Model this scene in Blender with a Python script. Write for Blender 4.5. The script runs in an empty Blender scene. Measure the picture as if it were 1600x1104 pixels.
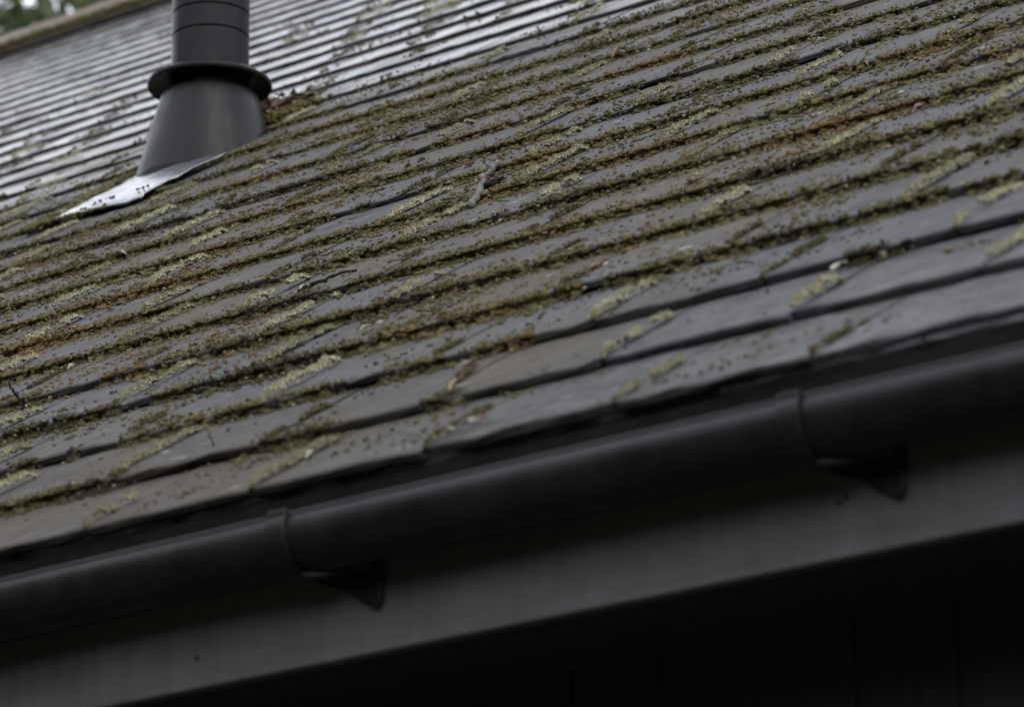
import bpy, math, random
import numpy as np
from mathutils import Vector, Matrix

R = math.radians
rng = np.random.default_rng(7)
random.seed(7)
SC = bpy.context.scene
COL = SC.collection

# ------------------------------------------------------------------ camera
Z0 = 3.10                                   # height of the eave above the ground
TH = 0.5968056                              # roof pitch (34.2 degrees)
cam_d = bpy.data.cameras.new('camera')
cam_d.sensor_width = 36.0
cam_d.lens = 36.0 * 6514.35 / 1600.0
cam_d.clip_start = 0.1
cam_d.clip_end = 2000
cam_d.dof.use_dof = True
cam_d.dof.focus_distance = 7.7
cam_d.dof.aperture_fstop = 6.2
cam_d.dof.aperture_blades = 9
cam = bpy.data.objects.new('camera', cam_d)
COL.objects.link(cam)
_r = Vector((0.789834812, 0.613262611, -0.008362985))
_u = Vector((0.197233645, -0.241063152, 0.950256516))
_f = Vector((-0.580740784, 0.752195139, 0.311356090))
cam.matrix_world = Matrix(((_r.x, _u.x, -_f.x, 0.0), (_r.y, _u.y, -_f.y, -3.9236018),
                           (_r.z, _u.z, -_f.z, Z0 - 1.52402797), (0, 0, 0, 1)))
SC.camera = cam

# ------------------------------------------------------------------ sky, sun, exposure
SUN_AZ, SUN_EL = 118.0, 56.0                # azimuth from +Y, positive towards +X
world = bpy.data.worlds.new('World')
SC.world = world
world.use_nodes = True
wn, wl = world.node_tree.nodes, world.node_tree.links
wn.clear()
wo = wn.new('ShaderNodeOutputWorld')
bg = wn.new('ShaderNodeBackground')
sky = wn.new('ShaderNodeTexSky')
sky.sky_type = 'NISHITA'
sky.sun_disc = False
sky.sun_elevation = R(SUN_EL)
sky.sun_rotation = R(SUN_AZ)
sky.air_density = 1.6
sky.dust_density = 2.0
sky.ozone_density = 1.0
hs = wn.new('ShaderNodeHueSaturation')
hs.inputs['Saturation'].default_value = 0.30
wl.new(sky.outputs[0], hs.inputs['Color'])
# an even layer of pale cloud with soft lighter and darker folds covers most of the blue
tc = wn.new('ShaderNodeTexCoord')
cn = wn.new('ShaderNodeTexNoise')
cn.inputs['Scale'].default_value = 2.2
cn.inputs['Detail'].default_value = 5
wl.new(tc.outputs['Generated'], cn.inputs['Vector'])
cr = wn.new('ShaderNodeValToRGB')
cr.color_ramp.elements[0].position = 0.32
cr.color_ramp.elements[0].color = (0.70, 0.74, 0.83, 1)
cr.color_ramp.elements[1].position = 0.68
cr.color_ramp.elements[1].color = (0.97, 1.0, 1.07, 1)
wl.new(cn.outputs['Fac'], cr.inputs['Fac'])
cs = wn.new('ShaderNodeVectorMath')
cs.operation = 'SCALE'
cs.inputs['Scale'].default_value = 9.2
wl.new(cr.outputs['Color'], cs.inputs[0])
cm = wn.new('ShaderNodeMix')
cm.data_type = 'RGBA'
cm.inputs[0].default_value = 0.85
wl.new(hs.outputs[0], cm.inputs[6])
wl.new(cs.outputs[0], cm.inputs[7])
wl.new(cm.outputs[2], bg.inputs['Color'])
bg.inputs['Strength'].default_value = 0.15
wl.new(bg.outputs[0], wo.inputs['Surface'])

sun_d = bpy.data.lights.new('sun', 'SUN')
sun_d.energy = 0.6
sun_d.angle = R(40)
sun_d.color = (1.0, 0.97, 0.93)
sun = bpy.data.objects.new('sun', sun_d)
COL.objects.link(sun)
sd = Vector((math.sin(R(SUN_AZ)) * math.cos(R(SUN_EL)), math.cos(R(SUN_AZ)) * math.cos(R(SUN_EL)), math.sin(R(SUN_EL))))
sun.rotation_euler = sd.to_track_quat('Z', 'Y').to_euler()
sun.location = (0, 0, 30)

SC.view_settings.view_transform = 'Standard'
SC.view_settings.look = 'None'
SC.view_settings.exposure = 0.4
SC.view_settings.gamma = 1.0
SC.view_settings.use_curve_mapping = False
SC.cycles.max_bounces = 6
SC.cycles.use_denoising = True
SC.cycles.use_adaptive_sampling = False

# ------------------------------------------------------------------ helpers
U = np.array([0.0, math.cos(TH), math.sin(TH)])
N = np.array([0.0, -math.sin(TH), math.cos(TH)])
G = 0.2625                                  # slate gauge
W = 0.293                                   # slate width
H0 = 0.005                                  # lip height above the nominal roof plane



def rp(x, s, h=0.0):
    x, s, h = np.broadcast_arrays(np.asarray(x, float), np.asarray(s, float), np.asarray(h, float))
    return np.stack([x, s * U[1] + h * N[1], Z0 + s * U[2] + h * N[2]], -1)


def step(k):
    """graded slating: thick slates at the eave, thinner ones higher up"""
    return 0.0105 + 0.0042 * np.clip(1 - (np.asarray(k, float) - 2) / 8, 0, 1)


def hsurf(s):
    k = np.floor(np.asarray(s) / G)
    return H0 - step(k) * (np.asarray(s) / G - k)


def hash2(i, j, seed=0):
    i = np.asarray(i, dtype=np.int64); j = np.asarray(j, dtype=np.int64)
    h = (i * 374761393 + j * 668265263 + seed * 1442695041) & 0x7fffffff
    h = ((h ^ (h >> 13)) * 1274126177) & 0x7fffffff
    h = (h ^ (h >> 16)) & 0x7fffffff
    return h / float(0x7fffffff)


def vnoise(x, y, seed=0):
    x = np.asarray(x, float); y = np.asarray(y, float)
    xi = np.floor(x).astype(np.int64); yi = np.floor(y).astype(np.int64)
    fx = x - xi; fy = y - yi
    fx = fx * fx * (3 - 2 * fx); fy = fy * fy * (3 - 2 * fy)
    a = hash2(xi, yi, seed); b = hash2(xi + 1, yi, seed)
    c = hash2(xi, yi + 1, seed); d = hash2(xi + 1, yi + 1, seed)
    return (a * (1 - fx) + b * fx) * (1 - fy) + (c * (1 - fx) + d * fx) * fy


def fbm(x, y, seed=0, o=3):
    t, a, n = 0.0, 1.0, 0.0
    for i in range(o):
        t = t + a * vnoise(x * 2 ** i, y * 2 ** i, seed + i * 17)
        n += a; a *= 0.5
    return t / n


def mesh_from(name, verts, faces, mat=None, smooth=False):
    me = bpy.data.meshes.new(name)
    me.from_pydata([tuple(v) for v in verts], [], [tuple(f) for f in faces])
    if mat: me.materials.append(mat)
    if smooth: me.polygons.foreach_set('use_smooth', [True] * len(me.polygons))
    me.update()
    return me


def mesh_np(name, V, T, mat=None, smooth=False, col=None):
    """fast triangle mesh from numpy arrays"""
    me = bpy.data.meshes.new(name)
    nv, nt = len(V), len(T)
    me.vertices.add(nv); me.vertices.foreach_set('co', np.ascontiguousarray(V, np.float32).ravel())
    me.loops.add(nt * 3); me.loops.foreach_set('vertex_index', np.ascontiguousarray(T, np.int32).ravel())
    me.polygons.add(nt)
    me.polygons.foreach_set('loop_start', np.arange(0, nt * 3, 3, dtype=np.int32))
    if smooth: me.polygons.foreach_set('use_smooth', np.ones(nt, bool))
    if col is not None:
        a = me.attributes.new('hue', 'FLOAT_COLOR', 'POINT')
        a.data.foreach_set('color', np.ascontiguousarray(np.hstack([col, np.ones((nv, 1))]), np.float32).ravel())
    if mat: me.materials.append(mat)
    me.update(calc_edges=True)
    me.validate()
    return me


def wmat(o):
    m = o.matrix_basis.copy()
    if o.parent: m = wmat(o.parent) @ o.matrix_parent_inverse @ m
    return m


def link(name, me, parent=None):
    o = bpy.data.objects.new(name, me)
    COL.objects.link(o)
    if parent is not None:
        o.parent = parent
        o.matrix_parent_inverse = wmat(parent).inverted()
    return o


def tag(o, label=None, cat=None, group=None, kind=None):
    if label: o['label'] = label
    if cat: o['category'] = cat
    if group: o['group'] = group
    if kind: o['kind'] = kind
    return o


def empty(name, loc):
    o = bpy.data.objects.new(name, None)
    o.location = loc
    o.empty_display_size = 0.1
    COL.objects.link(o)
    return o


class MB:
    def __init__(s): s.v = []; s.f = []
    def add(s, vs, fs):
        b = len(s.v); s.v += [tuple(v) for v in vs]; s.f += [tuple(i + b for i in f) for f in fs]; return s
    def box(s, x0, x1, y0, y1, z0, z1):
        return s.add([(x, y, z) for x in (x0, x1) for y in (y0, y1) for z in (z0, z1)],
                     [(0, 1, 3, 2), (4, 6, 7, 5), (0, 4, 5, 1), (2, 3, 7, 6), (0, 2, 6, 4), (1, 5, 7, 3)])
    def rings(s, rings, closed=True, cap=True):
        n = len(rings[0]); b = len(s.v)
        for r in rings: s.v += [tuple(v) for v in r]
        for i in range(len(rings) - 1):
            for j in range(n if closed else n - 1):
                k = (j + 1) % n
                s.f.append((b + i * n + j, b + i * n + k, b + (i + 1) * n + k, b + (i + 1) * n + j))
        if cap:
            s.f.append(tuple(b + j for j in reversed(range(n))))
            s.f.append(tuple(b + (len(rings) - 1) * n + j for j in range(n)))
        return s
    def lathe(s, cx, cy, prof, n=64, cap=False):
        for a, b in zip(prof[:-1], prof[1:]):      # strips share no points, so the turned edges stay crisp
            s.rings([[(cx + r * math.cos(2 * math.pi * j / n), cy + r * math.sin(2 * math.pi * j / n), z) for j in range(n)] for r, z in (a, b)], True, False)
        return s
    def tube(s, pts, rad, n=8, cap=True):
        pts = [Vector(p) for p in pts]; rings = []
        for i, p in enumerate(pts):
            t = (pts[min(i + 1, len(pts) - 1)] - pts[max(i - 1, 0)]).normalized()
            a = t.cross(Vector((0.3, 0.2, 0.93)) if abs(t.z) < 0.9 else Vector((1, 0, 0))).normalized(); b = t.cross(a)
            r = float(rad[i] if hasattr(rad, '__len__') else rad)
            rings.append([p + r * (math.cos(2 * math.pi * j / n) * a + math.sin(2 * math.pi * j / n) * b) for j in range(n)])
        return s.rings(rings, True, cap)
    def build(s, name, mat, parent=None, smooth=False, bevel=0.0):
        me = mesh_from(name, s.v, s.f, mat, smooth)
        o = link(name, me, parent)
        if bevel:
            m = o.modifiers.new('bevel', 'BEVEL'); m.width = bevel; m.segments = 2; m.limit_method = 'ANGLE'; m.angle_limit = R(40)
        return o


# ------------------------------------------------------------------ materials
class NT:
    def __init__(s, name):
        s.m = bpy.data.materials.new(name); s.m.use_nodes = True
        s.n = s.m.node_tree.nodes; s.l = s.m.node_tree.links
        s.b = s.n['Principled BSDF']
    def node(s, t, **k):
        n = s.n.new(t)
        for a, b in k.items(): setattr(n, a, b)
        return n
    def set(s, **k):
        for a, b in k.items(): s.b.inputs[a.replace('_', ' ')].default_value = b
        return s
    def noise(s, vec, scale, detail=4, rough=0.55, dist=0.0):
        n = s.node('ShaderNodeTexNoise'); n.inputs['Scale'].default_value = scale
        n.inputs['Detail'].default_value = detail; n.inputs['Roughness'].default_value = rough
        n.inputs['Distortion'].default_value = dist
        if vec is not None: s.l.new(vec, n.inputs['Vector'])
        return n.outputs['Fac']
    def ramp(s, fac, stops):
        r = s.node('ShaderNodeValToRGB'); e = r.color_ramp.elements
        while len(e) < len(stops): e.new(0.5)
        for q, (p, c) in zip(e, stops):
            q.position = p; q.color = (*c, 1) if hasattr(c, '__len__') else (c, c, c, 1)
        s.l.new(fac, r.inputs['Fac']); return r.outputs['Color']
    def mix(s, fac, a, b, mode='MIX'):
        m = s.node('ShaderNodeMix', data_type='RGBA', blend_type=mode)
        for sock, v in ((m.inputs[0], fac), (m.inputs[6], a), (m.inputs[7], b)):
            if hasattr(v, 'is_linked'): s.l.new(v, sock)
            elif hasattr(v, '__len__'): sock.default_value = (*v, 1)
            else: sock.default_value = v
        return m.outputs[2]
    def math(s, op, a, b=0.0):
        m = s.node('ShaderNodeMath', operation=op)
        for sock, v in ((m.inputs[0], a), (m.inputs[1], b)):
            if hasattr(v, 'is_linked'): s.l.new(v, sock)
            else: sock.default_value = v
        return m.outputs[0]
    def bump(s, h, strength, dist):
        b = s.node('ShaderNodeBump'); b.inputs['Strength'].default_value = strength; b.inputs['Distance'].default_value = dist
        s.l.new(h, b.inputs['Height']); s.l.new(b.outputs[0], s.b.inputs['Normal']); return b
    def pos(s, scale=(1, 1, 1), rot=(0, 0, 0)):
        g = s.node('ShaderNodeNewGeometry'); m = s.node('ShaderNodeMapping')
        m.inputs['Scale'].default_value = scale; m.inputs['Rotation'].default_value = rot
        s.l.new(g.outputs['Position'], m.inputs['Vector']); return m.outputs[0]


def mat_slate():
    t = NT('slate'); p = t.pos((1, 1, 1), (-TH, 0, 0))   # x along the eave, y up the slope
    oi = t.node('ShaderNodeObjectInfo'); at = t.node('ShaderNodeAttribute', attribute_name='tint')
    rnd = t.math('FRACT', t.math('ADD', oi.outputs['Random'], at.outputs['Fac']))
    # offset the riven grain from slate to slate
    cmb = t.node('ShaderNodeCombineXYZ'); t.l.new(t.math('MULTIPLY', rnd, 31.0), cmb.inputs[0]); t.l.new(t.math('MULTIPLY', rnd, 17.0), cmb.inputs[2])
    add = t.node('ShaderNodeVectorMath', operation='ADD'); t.l.new(p, add.inputs[0]); t.l.new(cmb.outputs[0], add.inputs[1])
    q = add.outputs[0]
    base = t.ramp(rnd, [(0.0, (0.046, 0.047, 0.052)), (0.35, (0.064, 0.065, 0.070)), (0.7, (0.080, 0.079, 0.083)), (1.0, (0.056, 0.053, 0.052))])
    mott = t.noise(q, 26, 6, 0.65)
    c = t.mix(t.ramp(mott, [(0.36, 0.0), (0.66, 0.9)]), base, (0.116, 0.116, 0.123))
    # brown algae film in broad patches
    alg = t.math('MULTIPLY', t.ramp(t.noise(p, 2.3, 4, 0.6), [(0.40, 0.0), (0.64, 0.9)]), t.ramp(t.noise(q, 34, 4, 0.7), [(0.3, 0.35), (0.7, 1.0)]))
    # the damp left end of the lowest courses carries a browner film
    sx = t.node('ShaderNodeSeparateXYZ'); t.l.new(t.pos(), sx.inputs[0])
    def sstep(v, a, b):
        m = t.node('ShaderNodeMapRange', interpolation_type='SMOOTHSTEP'); t.l.new(v, m.inputs[0])
        m.inputs[1].default_value = a; m.inputs[2].default_value = b; return m.outputs[0]
    alg = t.math('MULTIPLY', alg, t.math('SUBTRACT', 1.0, t.math('MULTIPLY', t.math('MULTIPLY', sstep(sx.outputs[0], -3.4, -2.7), sstep(sx.outputs[2], Z0 + .8, Z0 + .3)), 0.85)))
    c = t.mix(alg, c, (0.094, 0.076, 0.047))
    film = t.math('MULTIPLY', sstep(sx.outputs[0], -2.95, -3.65), sstep(sx.outputs[2], Z0 + .36, Z0 + .12))
    film = t.math('MULTIPLY', film, t.ramp(t.noise(q, 12, 4, 0.65), [(0.3, 0.45), (0.65, 0.95)]))
    c = t.mix(film, c, (0.064, 0.052, 0.038))
    # fine dark speckle and pale lichen streaks
    c = t.mix(t.ramp(t.noise(q, 260, 2, 0.5), [(0.56, 0.0), (0.66, 0.65)]), c, (0.028, 0.026, 0.022))
    mp = t.node('ShaderNodeMapping'); mp.inputs['Scale'].default_value = (13, 30, 10); t.l.new(q, mp.inputs['Vector'])
    st = t.ramp(t.noise(mp.outputs[0], 1.0, 3, 0.6), [(0.665, 0.0), (0.73, 0.75)])
    c = t.mix(t.math('MULTIPLY', st, t.ramp(t.noise(q, 150, 3), [(0.35, 0.2), (0.6, 1.0)])), c, (0.34, 0.35, 0.37))
    t.l.new(c, t.b.inputs['Base Color'])
    ro = t.ramp(t.noise(q, 9, 4, 0.6), [(0.3, 0.66), (0.7, 0.86)])
    # the higher courses are washed clean and smoother; lower down dust and algae leave them matt
    sp = t.node('ShaderNodeSeparateXYZ'); t.l.new(t.pos(), sp.inputs[0])
    cln = t.math('ADD', sp.outputs[2], t.math('MULTIPLY', t.math('SUBTRACT', t.noise(p, 1.6, 3), 0.5), 1.2))
    mr = t.node('ShaderNodeMapRange', interpolation_type='SMOOTHSTEP'); t.l.new(cln, mr.inputs[0])
    mr.inputs[1].default_value = Z0 + 12.3 * G * math.sin(TH); mr.inputs[2].default_value = Z0 + 17.0 * G * math.sin(TH)
    mr.inputs[3].default_value = 0.0; mr.inputs[4].default_value = -0.58
    damp = t.math('MULTIPLY', t.math('MULTIPLY', sstep(sx.outputs[0], -3.1, -2.5), sstep(sx.outputs[2], Z0 + .32, Z0 + .12)), t.ramp(t.noise(p, 7, 3), [(0.35, 0.0), (0.6, 0.22)]))
    ro = t.math('SUBTRACT', t.math('ADD', ro, mr.outputs[0]), damp)
    t.l.new(t.math('ADD', ro, t.math('MULTIPLY', rnd, 0.06)), t.b.inputs['Roughness'])
    t.l.new(t.math('ADD', 0.16, t.math('MULTIPLY', mr.outputs[0], -1.2)), t.b.inputs['Specular IOR Level'])
    h = t.math('ADD', t.math('MULTIPLY', t.noise(q, 30, 5, 0.6), 1.0), t.math('MULTIPLY', t.noise(q, 240, 3, 0.6), 0.28))
    h = t.math('MULTIPLY', h, t.math('ADD', 1.0, t.math('MULTIPLY', mr.outputs[0], 1.45)))
    t.bump(h, 0.38, 0.0018)
    return t.m


def mat_plain(name, col, rough=0.6, var=0.25, scale=14, bump=0.25, bdist=0.001, spec=0.5, metal=0.0, stretch=(1, 1, 1), col2=None, drip=0.0):
    t = NT(name); p = t.pos(stretch)
    n = t.noise(p, scale, 6, 0.65)
    c2 = col2 if col2 else tuple(v * (1 - var) for v in col)
    c = t.mix(t.ramp(n, [(0.32, 0.0), (0.68, 1.0)]), col, c2)
    if drip:
        dn = t.noise(t.pos((24, 24, 2.2)), 1.0, 4, 0.7)
        bn = t.noise(t.pos(), 9, 5, 0.7)
        c = t.mix(drip, c, t.mix(1.0, c, t.ramp(t.math('ADD', t.math('MULTIPLY', dn, 0.6), t.math('MULTIPLY', bn, 0.4)), [(0.38, 0.35), (0.52, 1.0), (0.66, 1.55)]), 'MULTIPLY'))
    t.l.new(c, t.b.inputs['Base Color'])
    t.l.new(t.ramp(t.noise(p, scale * 1.7, 4), [(0.3, max(0.03, rough - 0.08)), (0.7, min(1, rough + 0.1))]), t.b.inputs['Roughness'])
    t.set(Specular_IOR_Level=spec, Metallic=metal)
    if bump: t.bump(t.noise(p, scale * 6, 4, 0.6), bump, bdist)
    return t.m


def mat_hue(name, rough=0.9, spec=0.2, scale=700, trans=0.0):
    t = NT(name); p = t.pos()
    a = t.node('ShaderNodeAttribute', attribute_name='hue')
    n = t.ramp(t.noise(p, scale, 3, 0.6), [(0.3, 0.62), (0.7, 1.35)])
    c = t.mix(1.0, a.outputs['Color'], n, 'MULTIPLY')
    t.l.new(c, t.b.inputs['Base Color'])
    t.set(Roughness=rough, Specular_IOR_Level=spec)
    if trans:
        tr = t.node('ShaderNodeBsdfTranslucent'); t.l.new(c, tr.inputs['Color'])
        ms = t.node('ShaderNodeMixShader'); ms.inputs[0].default_value = trans
        t.l.new(t.b.outputs[0], ms.inputs[1]); t.l.new(tr.outputs[0], ms.inputs[2])
        t.l.new(ms.outputs[0], t.n['Material Output'].inputs['Surface'])
    else:
        t.bump(t.noise(p, scale * 1.6, 3, 0.6), 0.6, 0.0012)
    return t.m


M_slate = mat_slate()
M_gutter = mat_plain('black_plastic', (0.014, 0.0148, 0.0165), 0.36, 0.2, 5, 0.12, 0.0006, 0.45, stretch=(0.4, 3, 3), col2=(0.019, 0.0180, 0.0165), drip=0.8)
M_fascia = mat_plain('painted_fascia', (0.190, 0.180, 0.187), 0.55, 0.2, 5, 0.35, 0.0012, 0.35, stretch=(0.6, 6, 5), col2=(0.145, 0.134, 0.140), drip=0.26)
M_felt = mat_plain('eaves_felt', (0.026, 0.021, 0.017), 0.85, 0.5, 30, 0.6, 0.002, 0.2)
M_board = mat_plain('black_stained_timber', (0.062, 0.058, 0.060), 0.6, 0.35, 10, 0.4, 0.001, 0.3, stretch=(6, 6, 0.5))
M_deck = mat_plain('roof_deck', (0.03, 0.025, 0.02), 0.9, 0.3, 10)
M_flue = mat_plain('black_flue_paint', (0.008, 0.0088, 0.0105), 0.36, 0.25, 9, 0.15, 0.0006, 0.22, stretch=(3, 3, 0.7), col2=(0.014, 0.0135, 0.0135), drip=0.8)
M_lead = mat_plain('lead', (0.42, 0.43, 0.46), 0.24, 0.25, 14, 0.10, 0.0012, 0.6, metal=0.8, col2=(0.22, 0.22, 0.225))
M_ridge = mat_plain('ridge_tile', (0.185, 0.165, 0.140), 0.8, 0.3, 14, 0.5, 0.002, 0.3, col2=(0.12, 0.10, 0.07))
M_ground = mat_plain('lawn_soil', (0.055, 0.056, 0.040), 0.95, 0.3, 1.4, 0.6, 0.02, 0.1, col2=(0.050, 0.042, 0.028))
M_bark = mat_plain('bark', (0.075, 0.062, 0.050), 0.9, 0.45, 8, 0.8, 0.01, 0.15, stretch=(4, 4, 0.8))
M_moss = mat_hue('moss', 0.95, 0.10)
M_leaf = mat_hue('foliage', 0.6, 0.3, 6, 0.35)
M_litter = mat_hue('dead_leaf', 0.7, 0.3, 400)
M_twig = mat_plain('lichen_twig', (0.055, 0.045, 0.036), 0.85, 0.3, 60, 0.8, 0.002, 0.2, col2=(0.25, 0.25, 0.22))
M_stem = mat_plain('dark_stem', (0.03, 0.025, 0.02), 0.85, 0.3, 80, 0.5, 0.001, 0.2)
M_wall = mat_plain('rendered_wall', (0.06, 0.058, 0.055), 0.85, 0.2, 6)

# ------------------------------------------------------------------ ground
MB().add([(-400, -400, 0), (400, -400, 0), (400, 400, 0), (-400, 400, 0)], [(0, 1, 2, 3)]).build('ground', M_ground)['kind'] = 'structure'

# ------------------------------------------------------------------ house
XL, XR = -14.0, 1.4
FY, FT = 0.055, 0.022                        # front of the fascia board and its thickness
FB = Z0 - 0.231                              # its lower edge
WY = 0.33                                    # front of the timber wall
SR = 32.75 * G                               # slope length to the ridge
RY, RZ = SR * U[1], Z0 + SR * U[2]
house = tag(empty('house', (-6.3, RY, 0)), 'dark timber outbuilding under a mossy grey slate roof', 'house')

wall = MB().box(XL + .3, XR - .3, WY + .028, 2 * RY - WY, 0, FB + .02).build('wall', M_wall, house)
bd = None
NB = int((XR - XL - .6) / 0.148)
for i in range(NB):
    x0 = XL + .3 + i * 0.148
    if bd is None:
        bm = MB().rings([[(0, .026, z), (0, .003, z), (.003, 0, z), (.1435, 0, z), (.1465, .003, z), (.1465, .026, z)] for z in (0.15, FB + .018)])
        bd = mesh_from('board', bm.v, bm.f, M_board)
    o = link('board', bd, wall)
    o.location = (x0 + random.uniform(-.001, .001), WY + random.uniform(-.0015, .0015), 0)
MB().box(XL, XR, FY + FT + .002, WY + .027, FB + .014, FB + .026).build('soffit', M_board, house)
fas = MB().box(XL, XR, FY, FY + FT, FB, Z0 - .030).build('fascia', M_fascia, house, bevel=0.003)
for px, pz in ((-2.585, Z0 - .163), (-2.575, Z0 - .158), (-3.60, Z0 - .19)):
    MB().rings([[(px + .0035 * math.cos(a), y, pz + .0035 * math.sin(a)) for a in np.linspace(0, 2 * math.pi, 9)[:-1]] for y in (FY - .0015, FY + .004)]).build('nail', M_stem, fas)

# roof deck: closed wedge, both slopes
d0 = -.036
a0 = rp(0, -.01, d0); a1 = rp(0, SR, d0)
prof = [(a0[1], a0[2]), (a1[1], a1[2]), (2 * RY - a0[1], a0[2]), (2 * RY - a0[1], a0[2] - .02), (RY, RZ - .09), (a0[1], a0[2] - .02)]
roof = MB().rings([[(x, y, z) for y, z in prof] for x in (XL + .02, XR - .02)]).build('roof', M_deck, house)
for x in (XL + .32, XR - .34):
    MB().add([(xx, y, z) for xx in (x, x + .02) for y, z in ((WY + .03, FB + .03), (2 * RY - WY - .03, FB + .03), (RY, RZ - .12))],
             [(0, 2, 1), (3, 4, 5), (0, 1, 4, 3), (1, 2, 5, 4), (2, 0, 3, 5)]).build('gable', M_board, house)


# slates ----------------------------------------------------------------
def slate_mesh(seed, broken=False):
    """unit slate: lower edge at y=0, top of the lip at z=0; width W, tilted later"""
    r = np.random.default_rng(seed)
    T = 0.0085 + r.uniform(-.0006, .0012)
    nc = 8
    w = W - .005
    xs = np.linspace(-w / 2, w / 2, nc)
    xs[1:-1] += r.uniform(-.008, .008, nc - 2)
    e = r.normal(0, .0012, nc) + .0014 * np.sin(np.linspace(0, r.uniform(2, 6), nc) + r.uniform(0, 6))
    e[0] += r.choice([.001, .003, .007]); e[-1] += r.choice([.001, .002, .006])
    if r.random() < .3: e[r.integers(1, nc - 1)] += .006
    if broken: e[:] += np.linspace(.004, .022, nc) * (np.arange(nc) > 2)
    wav = r.normal(0, .0005, nc)
    L = G * 1.5
    rows = [(0.0015, -T), (0.0, -.0022), (.0035, 0.0), (.13, 0.0), (L, 0.0)]
    v = []
    for ri, (y, z) in enumerate(rows):
        for j in range(nc):
            ff = 1.0 if ri < 3 else (0.45 if ri == 3 else 0)
            v.append((xs[j] if ri < 4 else np.linspace(-w / 2, w / 2, nc)[j], y + (e[j] + (r.normal(0, .0009) if ri < 3 else 0)) * (ri < 3),
                      z + wav[j] * ff * 1.5 + (r.normal(0, .0006) if ri == 3 else 0)))
    f = []
    for i in range(len(rows) - 1):
        for j in range(nc - 1):
            f.append((i * nc + j, i * nc + j + 1, (i + 1) * nc + j + 1, (i + 1) * nc + j))
    b = len(v)
    v += [(-w / 2, L, -T), (w / 2, L, -T)]
    f += [(0, nc, 2 * nc, 3 * nc, 4 * nc, b), (b + 1, 5 * nc - 1, 4 * nc - 1, 3 * nc - 1, 2 * nc - 1, nc - 1)]
    return v, f


VAR = [slate_mesh(100 + i) for i in range(22)]
VBRK = slate_mesh(991, True)
VMESH = []
for v, f in VAR + [VBRK]:
    me = mesh_from('slate', v, f, M_slate)
    me.attributes.new('tint', 'FLOAT', 'POINT')
    VMESH.append(me)

OFF = {0: -3.168, 1: -3.344, 2: -3.522, 3: -3.737, 4: -3.926, 6: -4.281, 7: -4.187, 8: -3.452, 9: -3.958}
CV = Vector(cam.matrix_world.translation)


def project(P):
    d = np.asarray(P) - np.array(CV)
    z = d @ np.array(_f)
    return 800 + 6514.35 * (d @ np.array(_r)) / z, 552 - 6514.35 * (d @ np.array(_u)) / z, z


slates = []                                  # (k, x centre, width scale, s offset, extra tilt, variant)
joints = {}
NK = 32
for k in range(-1, NK + 1):
    kk = max(k, 0)
    off = OFF.get(kk, -3.168 + (kk % 2) * .146 + float(hash2(kk, 5)) * .05)
    if k == -1: off += .146
    js = []
    n0 = math.floor((XL - off) / W); n1 = math.ceil((XR - off) / W)
    for n in range(n0, n1 + 1):
        js.append(off + n * W + (float(hash2(n, kk, 3)) - .5) * .016)
    joints[k] = js
    for n, (a, b) in enumerate(zip(js[:-1], js[1:])):
        a, b = max(a, XL), min(b, XR)
        if b - a < .06: continue
        h1, h2, h3 = float(hash2(n, k + 3, 11)), float(hash2(n, k + 3, 23)), float(hash2(n, k + 3, 31))
        slates.append((k, (a + b) / 2, (b - a) / W, (h1 - .5) * ((.004 if k <= 0 else .010) if k < 12 else .006), (h2 - .5) * .010, int(h3 * 21.99)))


def slate_matrix(k, x, ws, ds, tl):
    """columns: width, up slope (tilted), normal"""
    s = k * G + ds
    h = H0 + (float(hash2(int(x * 1000), k + 5, 41)) - .5) * (.0022 if 0 < k < 12 else .0008)
    if k == -1: s, h = 0.004 + ds, H0 - float(step(0)) + .001   # the undercourse at the eave
    st = float(step(k)); tau = (st - .0002) / G if k >= 0 else .012; tz = st / .0108; lo = max(0., min(1., (14 - k) / 6)); tl *= .35 + .65 * lo
    up = Vector(U - tau * N).normalized()
    ex = Vector((1, 0, tl * .5)).normalized()
    nn = ex.cross(up).normalized(); ex = up.cross(nn).normalized()
    o = rp(x, s, h)
    return Matrix(((ex.x * ws, up.x, nn.x * tz, o[0]), (ex.y * ws, up.y, nn.y * tz, o[1]), (ex.z * ws, up.z, nn.z * tz, o[2]), (0, 0, 0, 1)))


ranked = []
for i, (k, x, ws, ds, tl, va) in enumerate(slates):
    px, py, d = project(rp(x, (max(k, 0) + .4) * G))
    if k >= 0 and -70 < px < 1670 and -25 < py < 1104: ranked.append((d, i))
ranked.sort()
single = set(i for d, i in ranked[:296])
SV, SF, ST = [], [], []
nb = 0
for i, (k, x, ws, ds, tl, va) in enumerate(slates):
    if k == 0 and -2.50 < x < -2.20: va = 22
    m = slate_matrix(k, x, ws, ds, tl)
    if i in single:
        o = link('slate', VMESH[va], roof)
        o.matrix_basis = m
    else:
        v, f = (VAR + [VBRK])[va]
        v = np.array(v)
        A = np.array(m)
        SV.append(v @ A[:3, :3].T + A[:3, 3])
        SF += [tuple(q + nb for q in ff) for ff in f]
        ST.append(np.full(len(v), float(hash2(i, 77))))
        nb += len(v)
me = mesh_from('slate', np.vstack(SV), SF, M_slate)
me.attributes.new('tint', 'FLOAT', 'POINT').data.foreach_set('value', np.concatenate(ST).astype(np.float32))
tag(link('slate_field', me, roof), kind='stuff')

# back slope: one course pattern seen by nobody from here, plain deck covering
MB().add([(XL, RY, RZ + .004), (XR, RY, RZ + .004), (XR, 2 * RY + .05, Z0 - .01), (XL, 2 * RY + .05, Z0 - .01)], [(0, 1, 2, 3)]).build('back_slope', M_slate, roof)
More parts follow.
